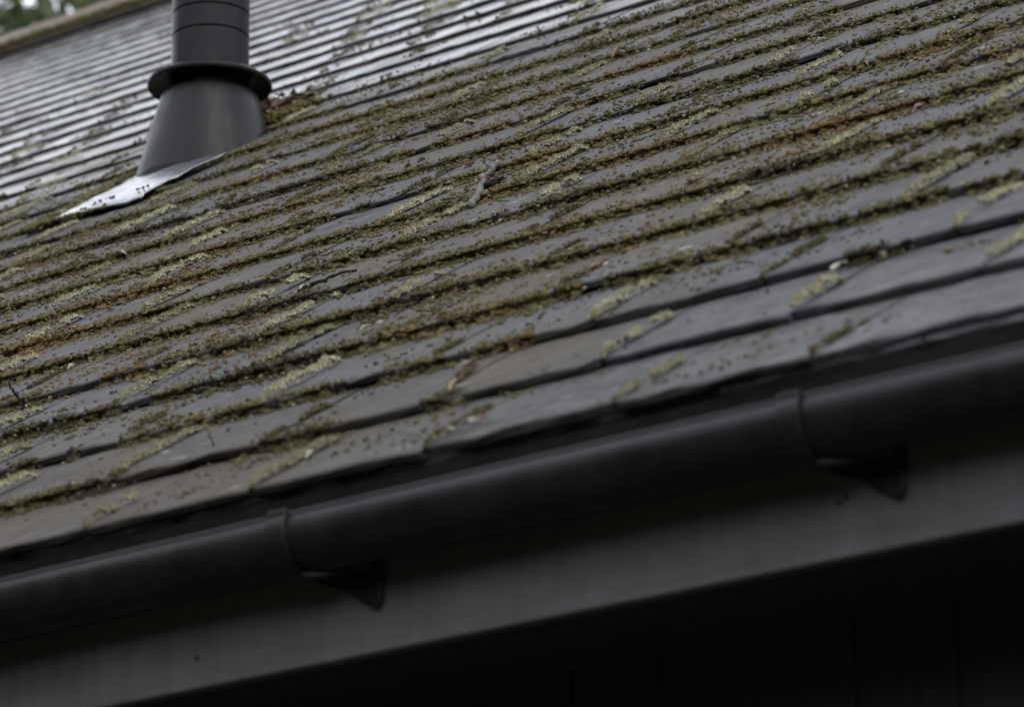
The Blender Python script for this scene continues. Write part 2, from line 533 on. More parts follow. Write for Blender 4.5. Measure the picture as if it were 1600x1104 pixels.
# ridge tiles
rt = None
for i in range(int((XR - XL) / .45)):
    if rt is None:
        outer, inner = [], []
        for a in np.linspace(-1, 1, 11):
            yy = a * .125
            zz = .088 - abs(a) ** 1.35 * .132
            outer.append((yy, zz)); inner.append((yy * .93, zz - .016))
        ring = outer + inner[::-1]
        q = MB().rings([[(x, y, z) for y, z in ring] for x in (0, .444)])
        q.rings([[(x, y * 1.03, z + .006) for y, z in ring] for x in (.41, .447)])
        rt = mesh_from('ridge_tile', q.v, q.f, M_ridge)
    o = link('ridge_tile', rt, roof)
    o.location = (XL + i * .45, RY + random.uniform(-.004, .004), RZ + random.uniform(-.004, .004))
    o.rotation_euler = (random.uniform(-.02, .02), random.uniform(-.006, .006), random.uniform(-.006, .006))
# dark felt hanging behind the lowest slates
MB().rings([[(x, y, z) for y, z in ((.012, Z0 - .016), (.016, Z0 - .060), (.020, Z0 - .060), (.060, Z0 - .004))] for x in np.linspace(XL + .03, XR - .03, 60)]).build('eaves_felt', M_felt, roof)

# ------------------------------------------------------------------ gutter
GX, GZ, GR = 0.0025, Z0 - 0.0785, 0.0490
gut = tag(empty('gutter', (-3.0, GX, GZ)), 'black plastic half round gutter running along the eave', 'gutter')


def gutter_profile(r, t, lip=True):
    o = [(GX + r * math.cos(a), GZ + r * math.sin(a)) for a in np.linspace(math.pi - .42, 2 * math.pi + .3, 31)]
    i = [(GX + (r - t) * math.cos(a), GZ + (r - t) * math.sin(a)) for a in np.linspace(2 * math.pi + .3, math.pi - .42, 31)]
    if lip:   # rolled bead along the front
        bx, bz = GX + r * math.cos(math.pi - .42) + .001, GZ + r * math.sin(.42) + .0005
        bead = [(bx + .0030 * math.cos(a), bz + .0030 * math.sin(a)) for a in np.linspace(R(-20), R(190), 8)]
        return bead + o + i
    return o + i


BR = (-3.374, -2.584)
segs = [XL, -12.9, -11.3, -9.7, -8.1, -6.5, -4.92, BR[0], BR[1], -.96, XR]
for a, b in zip(segs[:-1], segs[1:]):
    pr = gutter_profile(GR, .0026)
    MB().rings([[(x, y, z) for y, z in pr] for x in np.linspace(a + .002, b - .002, 6)]).build('trough', M_gutter, gut, smooth=False)
for bx in segs[1:-1]:
    # strap round the trough, widening towards a moulded arm under it that meets the fascia
    bm = MB()
    rings = []
    for a in np.linspace(math.pi - .42, 2 * math.pi, 32):
        u = max(0, (a - math.pi) / math.pi)
        w0, w1 = -.017, 0.014 + .078 * max(0, min(1, (u - .42) / .25))
        ro = GR + .0065; ri = GR + .0006
        c, s_ = math.cos(a), math.sin(a)
        rings.append([(bx + w0, GX + ri * c, GZ + ri * s_), (bx + w0, GX + ro * c, GZ + ro * s_), (bx + w1, GX + ro * c, GZ + ro * s_), (bx + w1, GX + ri * c, GZ + ri * s_)])
    bm.rings(rings)
    br = bm.build('bracket', M_gutter, gut, bevel=.0012)
    MB().box(bx - .0175, bx + .0145, GX - GR * .915 - .008, GX - GR * .915 + .010, GZ + GR * .41 - .006, GZ + GR * .41 + .007).build('clip', M_gutter, br, bevel=.002)
    # back plate: a gusset that tapers to a point low on the fascia
    g = [(bx - .01, Z0 - .085), (bx + .096, Z0 - .085), (bx + .094, Z0 - .166), (bx + .088, Z0 - .176), (bx + .079, Z0 - .173), (bx + .030, Z0 - .142), (bx - .01, Z0 - .128)]
    MB().rings([[(x, y, z) for x, z in g] for y in (FY - .0005, FY - .009)]).build('back_plate', M_gutter, br, bevel=.002)

# ------------------------------------------------------------------ flue
FX, FYY = -6.219, 2.961
flue = tag(empty('flue', (FX, FYY, Z0 + 1.9)), 'black metal flue pipe with a storm collar and a sloping base cone', 'flue')
bz = Z0 + 1.78
prof = [(.186, bz), (.176, Z0 + 1.93), (.1165, Z0 + 2.150), (.1125, Z0 + 2.155), (.0925, Z0 + 2.157)]
MB().lathe(FX, FYY, prof, 72).build('base_cone', M_flue, flue, smooth=True)


def pipe(z0, z1):
    return MB().lathe(FX, FYY, [(.086, z0), (.0918, z0 + .0006), (.0932, z0 + .0020), (.0932, z1 - .0020), (.0918, z1 - .0006), (.086, z1)], 72)


zs = [Z0 + 2.14, Z0 + 2.304, Z0 + 2.362, Z0 + 2.90, Z0 + 3.4]
for a, b in zip(zs[:-1], zs[1:]):
    pipe(a + .0006, b - .0006).build('pipe', M_flue, flue, smooth=True)
cp = [(.0936, Z0 + 2.212), (.0960, Z0 + 2.206), (.143, Z0 + 2.192), (.1485, Z0 + 2.188), (.1490, Z0 + 2.183), (.1475, Z0 + 2.178), (.140, Z0 + 2.181), (.0938, Z0 + 2.196)]
MB().lathe(FX, FYY, cp, 72).build('storm_collar', M_flue, flue, smooth=True)
MB().lathe(FX, FYY, [(.0, Z0 + 3.52), (.14, Z0 + 3.44), (.14, Z0 + 3.42), (.09, Z0 + 3.41), (.09, Z0 + 3.39)], 48).build('cowl', M_flue, flue, smooth=True)


# lead apron, dressed over the slates
def apron():
    v, f = [], []
    nx, ns = 26, 30
    x0, x1, s0, s1 = -6.375, -6.02, 11.80 * G, 13.35 * G
    idx = {}
    for i in range(nx + 1):
        for j in range(ns + 1):
            x = x0 + (x1 - x0) * i / nx; s = s0 + (s1 - s0) * j / ns
            if x > -6.035 and s < 12.12 * G: continue
            if x > -6.15 and s > 12.95 * G: continue
            sm = H0 + .007
            h = sm + .007 * vnoise(x * 11, s * 8, 4) + .003 * vnoise(x * 30, s * 22, 5) - (.007 if j == 0 or i == 0 else 0)
            s_ = s + .030 * (vnoise(x * 7, 3, 8) - .5) * max(0, 1 - j / 6); x = x + .022 * (vnoise(s * 9, 5, 9) - .5) * max(0, 1 - i / 6)
            idx[i, j] = len(v); v.append(tuple(rp(x, s_, h)))
    for i in range(nx):
        for j in range(ns):
            q = [(i, j), (i + 1, j), (i + 1, j + 1), (i, j + 1)]
            if all(t in idx for t in q): f.append(tuple(idx[t] for t in q))
    o = link('lead_apron', mesh_from('lead_apron', v, f, M_lead, True), flue)
    m = o.modifiers.new('thick', 'SOLIDIFY'); m.thickness = .003; m.offset = -1
apron()

# ------------------------------------------------------------------ moss
def icosphere(sub):
    t = (1 + 5 ** .5) / 2
    v = [(-1, t, 0), (1, t, 0), (-1, -t, 0), (1, -t, 0), (0, -1, t), (0, 1, t), (0, -1, -t), (0, 1, -t), (t, 0, -1), (t, 0, 1), (-t, 0, -1), (-t, 0, 1)]
    f = [(0, 11, 5), (0, 5, 1), (0, 1, 7), (0, 7, 10), (0, 10, 11), (1, 5, 9), (5, 11, 4), (11, 10, 2), (10, 7, 6), (7, 1, 8), (3, 9, 4), (3, 4, 2), (3, 2, 6), (3, 6, 8), (3, 8, 9), (4, 9, 5), (2, 4, 11), (6, 2, 10), (8, 6, 7), (9, 8, 1)]
    v = [np.array(q) / np.linalg.norm(q) for q in v]
    for _ in range(sub):
        c, nf = {}, []
        def mid(a, b):
            k = (min(a, b), max(a, b))
            if k not in c:
                m = v[a] + v[b]; v.append(m / np.linalg.norm(m)); c[k] = len(v) - 1
            return c[k]
        for a, b, d in f:
            x, y, z = mid(a, b), mid(b, d), mid(d, a)
            nf += [(a, x, z), (b, y, x), (d, z, y), (x, y, z)]
        f = nf
    return np.array(v), np.array(f)


ICO = [icosphere(0), icosphere(1)]


def clumps(P, rad, flat, col, lod, seed):
    """lumpy clumps at P (n,3), radius rad (n,), flattening flat (n,) along the roof normal"""
    r = np.random.default_rng(seed)
    bv, bf = ICO[lod]
    n, m = len(P), len(bv)
    rot = r.uniform(0, 2 * np.pi, n)
    c, s = np.cos(rot), np.sin(rot)
    lump = 1 + r.normal(0, .26 if lod else .22, (n, m))
    q = bv[None] * lump[:, :, None]
    x = (q[..., 0] * c[:, None] - q[..., 1] * s[:, None]) * rad[:, None]
    y = (q[..., 0] * s[:, None] + q[..., 1] * c[:, None]) * rad[:, None]
    z = q[..., 2] * (rad * flat)[:, None]
    V = P[:, None, :] + x[..., None] * np.array([1.0, 0, 0]) + y[..., None] * U + z[..., None] * N
    F = bf[None] + (np.arange(n) * m)[:, None, None]
    C = np.repeat(col[:, None, :], m, 1) * r.uniform(.82, 1.2, (n, m, 1))
    return V.reshape(-1, 3), F.reshape(-1, 3), C.reshape(-1, 3)


def fuzz(P, rad, col, per, seed, length=.0045):
    """tiny upright leaflets, one triangle each"""
    r = np.random.default_rng(seed)
    n = len(P) * per
    p = np.repeat(P, per, 0); rr = np.repeat(rad, per)
    d = r.normal(0, 1, (n, 3)); d /= np.linalg.norm(d, axis=1)[:, None]
    dn = d @ N
    d = d + np.where(dn < 0, -2 * dn, 0)[:, None] * N
    b = p + d * (rr * .8)[:, None]
    tip = b + (d + .4 * N) * (r.uniform(.4, 1.0, n) * length)[:, None]
    side = np.cross(d, r.normal(0, 1, (n, 3))); side /= np.linalg.norm(side, axis=1)[:, None] + 1e-9
    w = (r.uniform(.0006, .0012, n))[:, None]
    V = np.stack([b + side * w, b - side * w, tip], 1).reshape(-1, 3)
    F = np.arange(n * 3).reshape(-1, 3)
    C = np.repeat(np.repeat(col, per, 0) * r.uniform(.8, 1.5, (n, 1)), 3, 0)
    return V, F, C


OLIVE = np.array([.142, .125, .058]); DARK = np.array([.066, .059, .033]); SAGE = np.array([.45, .43, .29])
RUST = np.array([.150, .104, .048]); BROWN = np.array([.105, .080, .044]); GREEN = np.array([.115, .115, .030])


def lerp(a, b, t): return a + (b - a) * np.asarray(t)[..., None]


def in_view(x, s, m=60):
    a, b, _ = project(rp(x, s))
    return (a > -m) & (a < 1600 + m) & (b > -m) & (b < 1104)


def moss_amount(x, s):
    """broad growth over the roof, 0..1: thick in the middle and right, thin at the eave and far up-left"""
    px, py, d = project(rp(x, s))
    k = s / G
    lo = np.clip((k - .4) / 3.6, .30, 1)
    far = np.clip((14.5 - d) / 6.0, .10, 1)
    big = fbm(x * 1.1 + 3, s * 1.1, 40, 3)
    up = np.clip(1 - (k - 12.5) / 4.0, .30, 1)
    return np.clip(lo * far * up * (.64 + 1.2 * (big - .35)), 0, 1)


parts = []
# 1. moss in the corner under every lip
for k in range(1, 33):
    lod = 1 if k < 15 else 0
    dens = 760 if k < 9 else (700 if k < 14 else 330)
    n = int((XR - XL) * dens)
    x = rng.uniform(XL, XR, n)
    keep = in_view(x, np.full(n, k * G)); x = x[keep]; n = len(x)
    if n == 0: continue
    a = moss_amount(x, np.full(n, k * G))
    pat = fbm(x * 6.5, np.full(n, k * 9.7), 60, 3)
    pat2 = fbm(x * 26, np.full(n, k * 5.1), 66, 2)
    q = a * 1.15 + ((pat - .5) * 1.7 + (pat2 - .5) * .6) * np.clip(a * 3.5, .25, 1)
    keep = (q > .40) & (rng.random(n) < np.clip(q * 1.6, .1, 1)); x, q = x[keep], q[keep]; n = len(x)
    pat3 = fbm(x * 17 + 50, np.full(n, k * 7.7), 71, 2)
    th = np.clip(q, .3, 1.1)                                   # local thickness of the cushion
    dist = rng.random(n) ** 1.5 * (.010 + .036 * th * np.clip(.3 + 1.4 * pat3, 0, 1.4))            # how far down the slate it creeps
    over = rng.random(n) < .42 * np.clip(th, 0, 1)                             # some grows over the lip
    s = k * G - dist - .001
    rad = (.0011 + .0023 * rng.random(n) ** 1.6) * (.8 + .45 * th) * (1 if k < 16 else 1.5)
    h = H0 - float(step(k - 1)) * (1 - dist / G) + rad * .25 + np.clip(1 - dist / .030, 0, 1) * rng.random(n) * .016 * th * np.clip(2.2 * pat3 - .3, .2, 1.2)
    s = np.where(over, k * G + (rng.random(n) ** 1.5 * .040 * np.clip(2.4 * pat3 - .4, .3, 1.3) - .003) * th, s)
    h = np.where(over, H0 + rad * .3 + rng.random(n) * .009 * th * np.clip(2.2 * pat3 - .4, .1, 1.2) * np.clip(1 - (s - k * G) / .03, 0, 1), h)
    face = rng.random(n) < .34 * np.clip(th, 0, 1)              # and some clings to the cut edge itself
    s = np.where(face, k * G - rng.random(n) * .0045, s)
    h = np.where(face, H0 - float(step(k)) * rng.random(n) ** .8 + .0012, h)
    hue = fbm(x * 3.3, np.full(n, k * 3.1), 90, 3) + rng.normal(0, .07, n)
    col = lerp(DARK, OLIVE, np.clip((hue - .22) * 3.2, 0, 1))
    col = np.where((hue > .60)[:, None], lerp(OLIVE, RUST, np.clip((hue - .60) * 5, 0, 1)), col)
    pale = rng.random(n) < .10
    col = np.where(pale[:, None], .55 * SAGE + .45 * OLIVE, col)
    P = rp(x, s, h)
    parts.append(clumps(P, rad, rng.uniform(.6, 1.0, n), col, 0, k))
    if k < 14: parts.append(fuzz(P, rad, col, 3 if k < 10 else 1, 300 + k, .0036))
# the soft cushions these tips grow from
for k in range(1, 17):
    n = int((XR - XL) * (300 if k < 10 else 240))
    x = rng.uniform(XL, XR, n)
    x = x[in_view(x, np.full(n, k * G))]; n = len(x)
    if n == 0: continue
    a = moss_amount(x, np.full(n, k * G))
    q = a * 1.15 + ((fbm(x * 6.5, np.full(n, k * 9.7), 60, 3) - .5) * 1.7 + (fbm(x * 26, np.full(n, k * 5.1), 66, 2) - .5) * .6) * np.clip(a * 3.5, .25, 1)
    x, q = x[q > .47], q[q > .47]; n = len(x)
    pat3 = fbm(x * 17 + 50, np.full(n, k * 7.7), 71, 2)
    th = np.clip(q, .3, 1.1)
    lip = rng.random(n) < .45
    rad = (.0038 + .0054 * rng.random(n) ** 1.5) * (.7 + .5 * th)
    d = rng.random(n) ** 1.3 * (.004 + .024 * th * np.clip(.3 + 1.4 * pat3, 0, 1.4))
    s = np.where(lip, k * G + rng.random(n) ** 1.5 * .022 * np.clip(2.4 * pat3 - .4, .2, 1.2) - .003, k * G - d)
    h = np.where(lip, H0, H0 - float(step(k - 1)) * (1 - d / G) + np.clip(1 - d / .012, 0, 1) * .006)
    hue = fbm(x * 3.3, np.full(n, k * 3.1), 90, 3) + rng.normal(0, .05, n)
    col = lerp(DARK, OLIVE, np.clip((hue - .22) * 3.0, 0, 1))
    col = np.where((hue > .60)[:, None], lerp(OLIVE, RUST, np.clip((hue - .60) * 5, 0, 1)), col)
    P = rp(x, s, h)
    parts.append(clumps(P, rad, rng.uniform(.38, .62, n), col, 1 if k < 11 else 0, 6000 + k))
    parts.append(fuzz(P, rad, col * 1.1, 10, 6100 + k, .0034))
# 2. specks and carpets on the face of the slates
n = 520000
x = rng.uniform(-9.5, -1.8, n); s = rng.uniform(.02, 31 * G, n)
keep = in_view(x, s, 20); x, s = x[keep], s[keep]; n = len(x)
fr = (s / G) % 1.0
a = moss_amount(x, s)
cl = fbm(x * 5.5, s * 9, 120, 4)
cl2 = fbm(x * 30, s * 34, 130, 2)
_, _, dd = project(rp(x, s))
pr = np.clip(a * 1.35 + (cl - .52) * 3.2 + (cl2 - .5) * 1.5 - .33 + .25 * (fr > .62) + .12 * (fr < .12), 0, 1)
keep = rng.random(n) < pr ** 1.6 * .85; x, s, pr, cl = x[keep], s[keep], pr[keep], cl[keep]; n = len(x)
rad = (.0008 + .0030 * rng.random(n) ** 2.6) * (.8 + .6 * pr)
hue = fbm(x * 2.6 + 9, s * 3.0, 150, 3) + rng.normal(0, .06, n)
col = lerp(DARK * 1.1, OLIVE, np.clip(pr * 1.1 - .25 + (rng.random(n) - .5) * .5, 0, 1))
col = np.where(((hue > .56) & (pr > .25))[:, None], lerp(BROWN, RUST, np.clip((hue - .56) * 7, 0, 1)), col)
P = rp(x, s, hsurf(s) + rad * .25)
parts.append(clumps(P, rad, rng.uniform(.5, .85, n), col, 0, 501))
N_SPECK = n
V = np.vstack([p[0] for p in parts]); C = np.vstack([p[2] for p in parts])
o = 0; F = []
for p in parts: F.append(p[1] + o); o += len(p[0])
F = np.vstack(F)
moss = link('moss', mesh_np('moss', V, F, M_moss, True, C))
tag(moss, 'olive and rust coloured moss lining the edges of the roof slates', 'moss', kind='stuff')
N_TRI = len(F)

# 3. pale long cushions in the joints between neighbouring slates
parts = []
KNOWN = {(0, -3.168), (0, -2.873), (0, -2.57), (0, -3.741)}
for k in range(0, 24):
    for jn, jx in enumerate(joints[k]):
        if not in_view(np.array([jx]), np.array([(k + .4) * G]), 40)[0]: continue
        r1, r2, r3 = (float(hash2(jn, k, q)) for q in (201, 202, 203))
        a = float(moss_amount(np.array([jx]), np.array([(k + .4) * G]))[0])
        if a < .12 and r3 > a * 5: continue
        big = r1 < (.28 + .6 * a) or (k < 4 and r1 < .72)
        ln = G * ((.5 + .46 * r2) if big else (.3 + .5 * r2))
        n = int(ln * (1900 if big else 800) * (1 if k < 12 else .5))
        u = rng.random(n)
        wob = (fbm(u * 5 + r3 * 40, np.full(n, k * 3.3), 210, 2) - .5) * .014
        wd = (.0056 + .0048 * float(hash2(jn, k, 205)) if big else .004) * (.25 + .7 * vnoise(u * 6 + r1 * 50, np.full(n, 1.5), 220) + .5 * vnoise(u * 19 + r3 * 50, np.full(n, 2.5), 221)) * np.clip(np.minimum(u, 1 - u) * 7 + .2, 0, 1)
        lat = rng.normal(0, .55, n)
        keep = np.abs(lat) < 1.3
        gap = vnoise(u * 5 + r2 * 70, np.full(n, 7.5), 230) > ((.20 + .28 * float(hash2(jn, k, 206))) if big else .42)
        keep &= gap
        u, lat, wob, wd = u[keep], lat[keep], wob[keep], wd[keep]; n = len(u)
        if n == 0: continue
        s = k * G + .002 + u * ln + (.06 * G if r3 > .7 else 0)
        x = jx + wob + lat * wd
        hh = np.sqrt(np.clip(1 - (lat / 1.4) ** 2, 0, 1)) * wd * 1.5
        rad = rng.uniform(.0016, .0034, n)
        hue = vnoise(np.full(n, jn * 1.7), np.full(n, k * 1.3), 240) * .6 + rng.normal(0, .12, n) + .25 * vnoise(u * 7, np.full(n, jn + k * 5.5), 250)
        top = lerp(OLIVE, SAGE, np.clip(-.08 + .62 * float(hash2(jn, k, 207)) + hue * .8 + .40 * hh / .012, 0, 1)) if big else lerp(DARK, OLIVE, np.clip(.3 + hue, 0, 1.3))
        P = rp(x, s, hsurf(s) - .001 + hh)
        parts.append(clumps(P, rad, rng.uniform(.7, 1.0, n), top, 0, 900 + jn * 37 + k))
        parts.append(fuzz(P, rad, top, 4, 4000 + jn * 37 + k, .0055))
V = np.vstack([p[0] for p in parts]); C = np.vstack([p[2] for p in parts])
o = 0; F = []
for p in parts: F.append(p[1] + o); o += len(p[0])
F = np.vstack(F)
N_TRI += len(F)
tag(link('moss', mesh_np('moss', V, F, M_moss, True, C)), 'pale sage moss cushions filling the upright joints between slates', 'moss', kind='stuff')

# moss and lichen along the ridge and in the lee of the flue
parts = []
n = 9000
x = rng.uniform(-12, -9.6, n); yy = RY - .118 + rng.normal(0, .006, n)
q = fbm(x * 5, np.zeros(n), 260, 3); keep = rng.random(n) < np.clip((q - .42) * 3, 0, 1); x, yy = x[keep], yy[keep]; n = len(x)
P = np.stack([x, yy, RZ - .030 + rng.uniform(-.010, .012, n)], -1)
parts.append(clumps(P, rng.uniform(.005, .012, n), rng.uniform(.6, 1, n), lerp(BROWN, OLIVE, rng.random(n)), 0, 700))
n = 1400
x = -6.20 + rng.normal(0, .04, n) + rng.random(n) * .03; s = 3.82 + rng.normal(0, .05, n)
P = rp(x, s, hsurf(s) + rng.random(n) * .022)
parts.append(clumps(P, rng.uniform(.004, .009, n), rng.uniform(.6, 1, n), lerp(BROWN, GREEN, rng.random(n)), 0, 701))
n = 1500
s = rng.uniform(11.7, 13.3, n) * G; x = -6.385 + rng.normal(0, .012, n)
tip = rng.random(n) < .07
s = np.where(tip, 11.80 * G + np.abs(rng.normal(0, .016, n)) - .012, s); x = np.where(tip, -6.37 + np.abs(rng.normal(0, .09, n)) * (vnoise(rng.random(n) * 8, np.zeros(n), 9) > .4), x)
P = rp(x, s, H0 * .5 + .004 + rng.random(n) * .012)
parts.append(clumps(P, rng.uniform(.004, .009, n), rng.uniform(.6, 1, n), lerp(DARK, OLIVE, rng.random(n)), 0, 702))
n = 90
s = rng.uniform(11.88, 12.05, n) * G; x = -6.17 + rng.normal(0, .05, n)
keep = fbm(x * 22, s * 22, 270, 2) > .56; x, s = x[keep], s[keep]; n = len(x)
P = rp(x, s, hsurf(s) + .016)
parts.append(clumps(P, rng.uniform(.0015, .0045, n), rng.uniform(.4, 1, n), lerp(DARK, DARK, rng.random(n)), 0, 703))
V = np.vstack([p[0] for p in parts]); C = np.vstack([p[2] for p in parts])
o = 0; F = []
for p in parts: F.append(p[1] + o); o += len(p[0])
tag(link('moss', mesh_np('moss', V, np.vstack(F), M_moss, True, C)), 'green moss under the ridge tiles and around the flue base', 'moss', kind='stuff')


# ------------------------------------------------------------------ fallen leaves, twigs
def leaf_mesh(length, width, curl, seed, col):
    r = np.random.default_rng(seed)
    n = 6
    v, f, c = [], [], []
    for sgn in (1, -1):
        for i in range(n + 1):
            t = i / n
            w = width * math.sin(math.pi * min(.97, max(.04, t)) ** .8) * .5 * r.uniform(.85, 1.1)
            y = (t - .5) * length
            z = curl * math.sin(math.pi * t) + .0004 * sgn
            for q in (-1, 0, 1):
                v.append((q * w, y, z + (curl * .5 if q else 0) * .6 + .0012 * q * r.normal()))
                c.append(np.array(col) * r.uniform(.8, 1.15))
    m = 3 * (n + 1)
    for i in range(n):
        for q in range(2):
            a = i * 3 + q
            f += [(a, a + 1, a + 4), (a, a + 4, a + 3)]
            f += [(m + a, m + a + 4, m + a + 1), (m + a, m + a + 3, m + a + 4)]
    rim = [i * 3 for i in range(n + 1)] + [i * 3 + 2 for i in range(n, -1, -1)]
    for a, b in zip(rim, rim[1:] + rim[:1]): f += [(a, m + a, m + b), (a, m + b, b)]
    return mesh_np('leaf_fragment', np.array(v), np.array(f), M_litter, True, np.array(c))


def lay(name, me, x, s, ang, tilt=0.0, lift=.003):
    o = link(name, me)
    ax = Vector((1, 0, 0)); up = Vector(U); nn = Vector(N)
    ca, sa = math.cos(ang), math.sin(ang)
    ex = ca * ax + sa * up; ey = -sa * ax + ca * up
    ey2 = (math.cos(tilt) * ey + math.sin(tilt) * nn); nz = ex.cross(ey2)
    p = rp(x, s, float(hsurf(s)) + lift)
    o.matrix_world = Matrix(((ex.x, ey2.x, nz.x, p[0]), (ex.y, ey2.y, nz.y, p[1]), (ex.z, ey2.z, nz.z, p[2]), (0, 0, 0, 1)))
    return o


TAN, PALE, PINK, RED = (.32, .25, .165), (.46, .43, .37), (.27, .17, .13), (.15, .070, .05)
LEAVES = [
    (-5.529, 2.343, .075, .014, .018, PALE, 2.0, 'thin curled pale leaf on a slate left of the flue foot'),
    (-3.883, .893, .030, .011, .003, PALE, 1.2, 'small pale leaf chip, left of a touching pair mid roof'),
    (-3.862, .905, .034, .010, .003, PALE, 1.6, 'slim whitish leaf chip, right of a touching pair mid roof'),
    (-3.446, .899, .036, .014, .006, PINK, .5, 'pinkish brown leaf scrap beside a tiny white fleck'),
    (-3.422, .897, .016, .012, .004, PALE, .2, 'tiny white fleck beside a pinkish brown leaf scrap'),
    (-3.327, .885, .022, .011, .004, TAN, .9, 'short tan leaf scrap at a slate edge above pale joint moss'),
    (-2.809, .502, .034, .022, .007, PALE, .5, 'broad whitish leaf scrap low on the right of the roof'),
    (-3.881, 2.470, .034, .014, .012, PALE, 1.0, 'curled whitish leaf beside a long moss cushion near the top right'),
    (-3.578, 2.079, .045, .014, .016, PINK, 2.6, 'upturned reddish brown leaf on moss at the upper right'),
    (-3.416, 1.946, .046, .016, .008, TAN, 1.1, 'long tan leaf lying in moss near the right edge'),
    (-3.396, 1.962, .036, .010, .006, PALE, 1.3, 'thin pale leaf stalk just above the long tan leaf'),
    (-3.308, 1.671, .042, .010, .005, PALE, 1.4, 'slender pale leaf across a mossy slate at the far right'),
    (-3.204, 1.541, .026, .016, .007, PINK, .8, 'small pinkish leaf below the slender pale leaf at the far right'),
    (-3.132, .054, .040, .020, .009, PALE, .9, 'largest whitish leaf scrap above the gutter mid picture'),
    (-3.145, .088, .026, .016, .006, TAN, .7, 'tan scrap at the foot of a joint on the lowest slates'),
    (-3.120, .068, .024, .014, .005, PINK, .5, 'orange pink scrap behind the largest whitish one above the gutter'),
    (-3.151, .038, .024, .014, .006, PALE, 1.0, 'second whitish scrap trailing left of the largest one above the gutter'),
    (-3.152, .014, .038, .008, .004, TAN, 1.2, 'thin straw scrap at the slate edge just above the gutter'),
    (-3.415, .469, .042, .010, .004, PALE, 1.1, 'straight pale strip above a reddish leaf near the lower joints'),
    (-3.364, .403, .045, .024, .009, RED, .8, 'reddish brown dead leaf wedged in a slate joint'),
    (-3.324, .318, .046, .016, .008, TAN, .1, 'upright tan leaf hanging over a slate edge below the reddish leaf'),
    (-4.376, 2.372, .052, .012, .009, TAN, 1.0, 'pointed straw coloured leaf in moss upper middle of the roof'),
    (-5.459, 4.169, .060, .026, .016, PALE, .7, 'blurred curled pale leaf near the top edge of the picture'),
    (-4.746, 3.146, .052, .020, .018, PINK, .4, 'curled grey pink leaf caught on dark moss upper middle'),
    (-4.720, 3.160, .040, .010, .012, PALE, .9, 'thin pale curl beside the grey pink leaf upper middle'),
    (-5.647, 2.163, .070, .014, .006, PALE, 1.1, 'pale straw lying along moss at the far left'),
    (-4.776, 1.238, .024, .014, .010, PALE, .4, 'pale pointed leaf tip on joint moss at the lower left'),
    (-4.331, 1.357, .024, .013, .009, PALE, .6, 'small white scrap on dark debris left of centre'),
    (-3.436, .114, .024, .020, .008, PALE, .3, 'round white scrap on the lowest slates left of centre'),
    (-3.79, 1.07, .030, .012, .004, TAN, 1.4, 'flat tan chip on a bare slate in mid roof'),
]
for i, (x, s, ln, wd, cu, co, an, lab) in enumerate(LEAVES):
    o = lay('leaf_fragment', leaf_mesh(ln * .8, wd * .75, cu * .7, 50 + i, co), x, s, -an, .08, .004 if s < 3 else .008)
    tag(o, lab, 'leaf', 'leaf scraps fallen on the slates')


def twig(pts, rad, mat, lab, seed):
    r = np.random.default_rng(seed)
    P = np.array([rp(x, s, float(hsurf(s)) + h) for x, s, h in pts])
    t = np.linspace(0, 1, 16); tt = np.linspace(0, 1, len(P))
    Q = np.stack([np.interp(t, tt, P[:, i]) for i in range(3)], -1) + r.normal(0, rad * .35, (16, 3))
    rr = rad * (1 - .5 * t) * (1 + .25 * np.sin(t * 40))
    b = MB().tube(Q, list(rr), 8)
    for k in range(3):
        i = int(r.integers(3, 13)); d = r.normal(0, 1, 3); d = d / np.linalg.norm(d); d = d - N * (d @ N) * .8
        b.tube([Q[i], Q[i] + d * rad * 2.2, Q[i] + d * rad * 4], [rad * .5, rad * .35, rad * .15], 6)
    o = b.build('twig', mat, None, smooth=True)
    return tag(o, lab, 'twig')


twig([(-4.245, 1.765, .007), (-4.27, 1.83, .012), (-4.292, 1.90, .020), (-4.315, 1.965, .026), (-4.333, 2.015, .030)], .0072, M_twig, 'knobbly grey lichen covered twig slanting across two courses mid picture', 1)
twig([(-4.285, 1.872, .004), (-4.27, 1.875, .010), (-4.24, 1.88, .012)], .007, M_stem, 'short dark twig stub in the moss below the lichen covered twig', 2)
twig([(-4.67, .968, .000), (-4.675, .972, .020), (-4.682, .975, .040), (-4.688, .98, .058)], .0035, M_stem, 'dark stick poking up from thick moss at the far left', 3)
twig([(-3.768, .325, .000), (-3.769, .327, .012), (-3.770, .328, .026)], .0014, M_stem, 'tiny thin stem standing on a lower slate', 4)
twig([(-4.335, 1.345, .003), (-4.325, 1.372, .008), (-4.30, 1.40, .008), (-4.27, 1.43, .006)], .0045, M_stem, 'dark bent twig lying on a slate left of centre', 5)

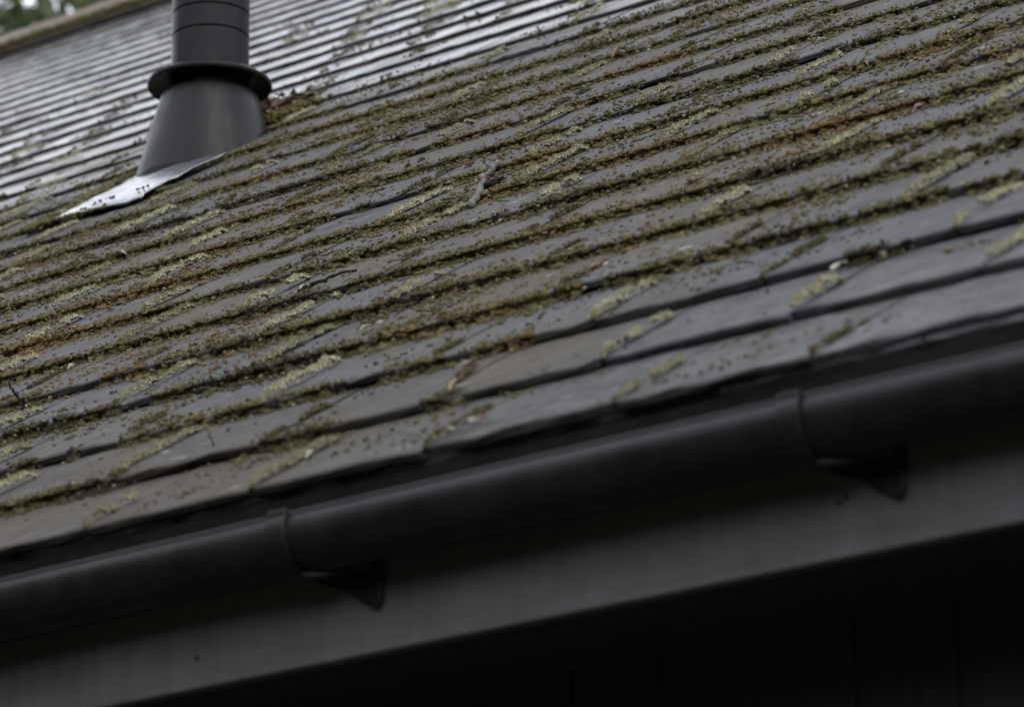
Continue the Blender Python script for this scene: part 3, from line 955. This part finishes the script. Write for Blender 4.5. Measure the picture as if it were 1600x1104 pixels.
# litter heaped against the upper side of the flue
r = np.random.default_rng(12)
LV, LF, LC = [], [], []
nb = 0
for i in range(120):
    lm = leaf_mesh(r.uniform(.025, .05), r.uniform(.01, .022), r.uniform(.003, .012), 800 + i, [TAN, PINK, RED, (.10, .07, .05), (.08, .06, .045)][int(r.integers(0, 5))])
    co = np.empty(len(lm.vertices) * 3, np.float32); lm.vertices.foreach_get('co', co); co = co.reshape(-1, 3)
    tr = np.empty(len(lm.loops), np.int32); lm.loops.foreach_get('vertex_index', tr)
    hc = np.empty(len(lm.vertices) * 4, np.float32); lm.attributes['hue'].data.foreach_get('color', hc)
    q = Matrix.Rotation(r.uniform(0, 6.28), 3, 'Z') @ Matrix.Rotation(r.normal(0, .6), 3, 'X') @ Matrix.Rotation(r.normal(0, .6), 3, 'Y')
    t_ = r.random()
    s = 3.84 + r.normal(0, .07); x = -6.205 + r.normal(0, .035)
    hh = .05 * math.exp(-((s - 3.84) / .07) ** 2) * r.random() + .008
    LV.append(co @ np.array(q).T + rp(x, s, float(hsurf(s)) + hh)); LF.append(tr.reshape(-1, 3) + nb); LC.append(hc.reshape(-1, 4)[:, :3]); nb += len(co)
    bpy.data.meshes.remove(lm)
tag(link('leaf_litter', mesh_np('leaf_litter', np.vstack(LV), np.vstack(LF), M_litter, True, np.vstack(LC))), 'heap of dead brown leaves lodged behind the flue', 'leaves', kind='stuff')


# ------------------------------------------------------------------ trees
def leaves_at(P, size, r, cols):
    n = len(P)
    d = r.normal(0, 1, (n, 3)); d /= np.linalg.norm(d, axis=1)[:, None]
    e = np.cross(d, r.normal(0, 1, (n, 3))); e /= np.linalg.norm(e, axis=1)[:, None]
    sz = (size * r.uniform(.6, 1.3, n))[:, None]
    V = np.stack([P - d * sz, P + e * sz * .5, P + d * sz, P - e * sz * .5], 1).reshape(-1, 3)
    b = np.arange(n)[:, None] * 4
    F = np.concatenate([b + [[0, 1, 2]], b + [[0, 2, 3]]], 0)
    return V, F, np.repeat(cols, 4, 0)


def tree(x, y, h, rtr, spread, nleaf, size, label, seed, c0=(.065, .088, .034), c1=(.135, .165, .070), crown0=.15, nl=46):
    r = np.random.default_rng(seed)
    root = tag(empty('tree', (x, y, 0)), label, 'tree', 'trees behind the roof ridge')
    zz = np.linspace(0, h, 12)
    wob = np.cumsum(r.normal(0, .02 * h / 12, (12, 2)), 0); wob[0] = 0
    pts = [(x + wob[i, 0], y + wob[i, 1], zz[i]) for i in range(12)]
    rad = [rtr * (1 - .92 * t) * (1.25 if i == 0 else 1) for i, t in enumerate(np.linspace(0, 1, 12))]
    tb = MB().tube(pts, rad, 12)
    cl = []
    for i in range(nl):
        t = crown0 + (1 - crown0) * (i + r.random()) / nl
        z = t * h; cx = x + np.interp(z, zz, wob[:, 0]); cy = y + np.interp(z, zz, wob[:, 1])
        ln = spread * (1.0 - .72 * t ** 5) * r.uniform(.65, 1.1); az = r.uniform(0, 2 * math.pi)
        e = (cx + ln * math.cos(az), cy + ln * math.sin(az), z + ln * r.uniform(-.15, .25))
        m = tuple((a * .5 + b * .5) + dz for a, b, dz in zip((cx, cy, z), e, (0, 0, .06 * ln)))
        rr = rtr * .24 * (1.1 - t)
        tb.tube([(cx, cy, z), m, e], [rr, rr * .6, rr * .2], 6)
        for q in np.linspace(.25, 1.0, 5):
            c = np.array([cx, cy, z]) * (1 - q) + np.array(e) * q
            cl.append(np.concatenate([c + r.normal(0, .10 * spread, 3), [spread * r.uniform(.10, .17)]]))
    tb.build('trunk', M_bark, root, smooth=True)
    cl = np.array(cl)
    k = r.integers(0, len(cl), nleaf)
    P = cl[k, :3] + r.normal(0, 1, (nleaf, 3)) * cl[k, 3:4] * np.array([1, 1, .6])
    tone = vnoise(k * 1.37, np.zeros(nleaf), seed) * .6 + r.random(nleaf) * .4
    V, F, Cc = leaves_at(P, size, r, np.array(c0) + (np.array(c1) - np.array(c0)) * tone[:, None])
    link('crown', mesh_np('crown', V, F, M_leaf, False, Cc), root)
    return root


tree(-20.05, 15.6, 13.1, .26, 3.2, 34000, .11, 'dark trunked tree nearest the left edge behind the ridge', 3)
tree(-19.62, 15.95, 12.2, .16, 1.7, 13000, .10, 'slim leafy tree behind the ridge, next to the gap of white sky', 5)
tree(-25.0, 18.0, 13.6, .28, 3.6, 34000, .12, 'broad green tree farther back behind the ridge', 8, (.070, .100, .036), (.150, .180, .070))

# unseen ring of trees, added and sized to shade the eave front
r = np.random.default_rng(21)
wv, wf, wc = [], [], []
tb = MB()
nb = 0
for i in range(64):
    az = R(-180 + 360 * (i + r.random() * .7) / 64)
    deg = math.degrees(az)
    if -62 < deg < -36: continue
    dist = r.uniform(15, 22) if abs(deg) > 90 else r.uniform(24, 32)
    if deg < -90: dist = r.uniform(11, 15)
    cx, cy = -4 + dist * math.sin(az), 1 + dist * math.cos(az)
    if -15.5 < cx < 3 and -.5 < cy < 16: cy = 19 if cy > 4 else -9
    h = r.uniform(5.2, 7.2) if abs(deg) > 90 else r.uniform(11, 15)
    if deg < -90: h *= 1.4  # front left trees raised to darken that end of the fascia
    tb.tube([(cx, cy, 0), (cx + .2, cy, h * .5), (cx + .1, cy + .1, h * .95)], [.28, .18, .03], 8)
    nl = 3000
    u = r.random(nl); ang = r.uniform(0, 6.28, nl); rad = 3.6 * np.sqrt(r.random(nl)) * (1.08 - .75 * u) * (.7 + .5 * vnoise(ang * 1.4, u * 9, i))
    P = np.stack([cx + rad * np.cos(ang), cy + rad * np.sin(ang), (.06 + .94 * u) * h], -1)
    t = r.random(nl)
    V, F, Cc = leaves_at(P, .25, r, np.array((.038, .046, .026)) + np.array((.036, .040, .026)) * t[:, None])
    wv.append(V); wf.append(F + nb); wc.append(Cc); nb += len(V)
shade_wood = link('shade_woodland', mesh_np('shade_woodland', np.vstack(wv), np.vstack(wf), M_leaf, False, np.vstack(wc)))
tag(shade_wood, 'unseen ring of green trees around the house, added to shade the eave', 'shade_woodland', kind='stuff')
tb.build('trunks', M_bark, shade_wood)
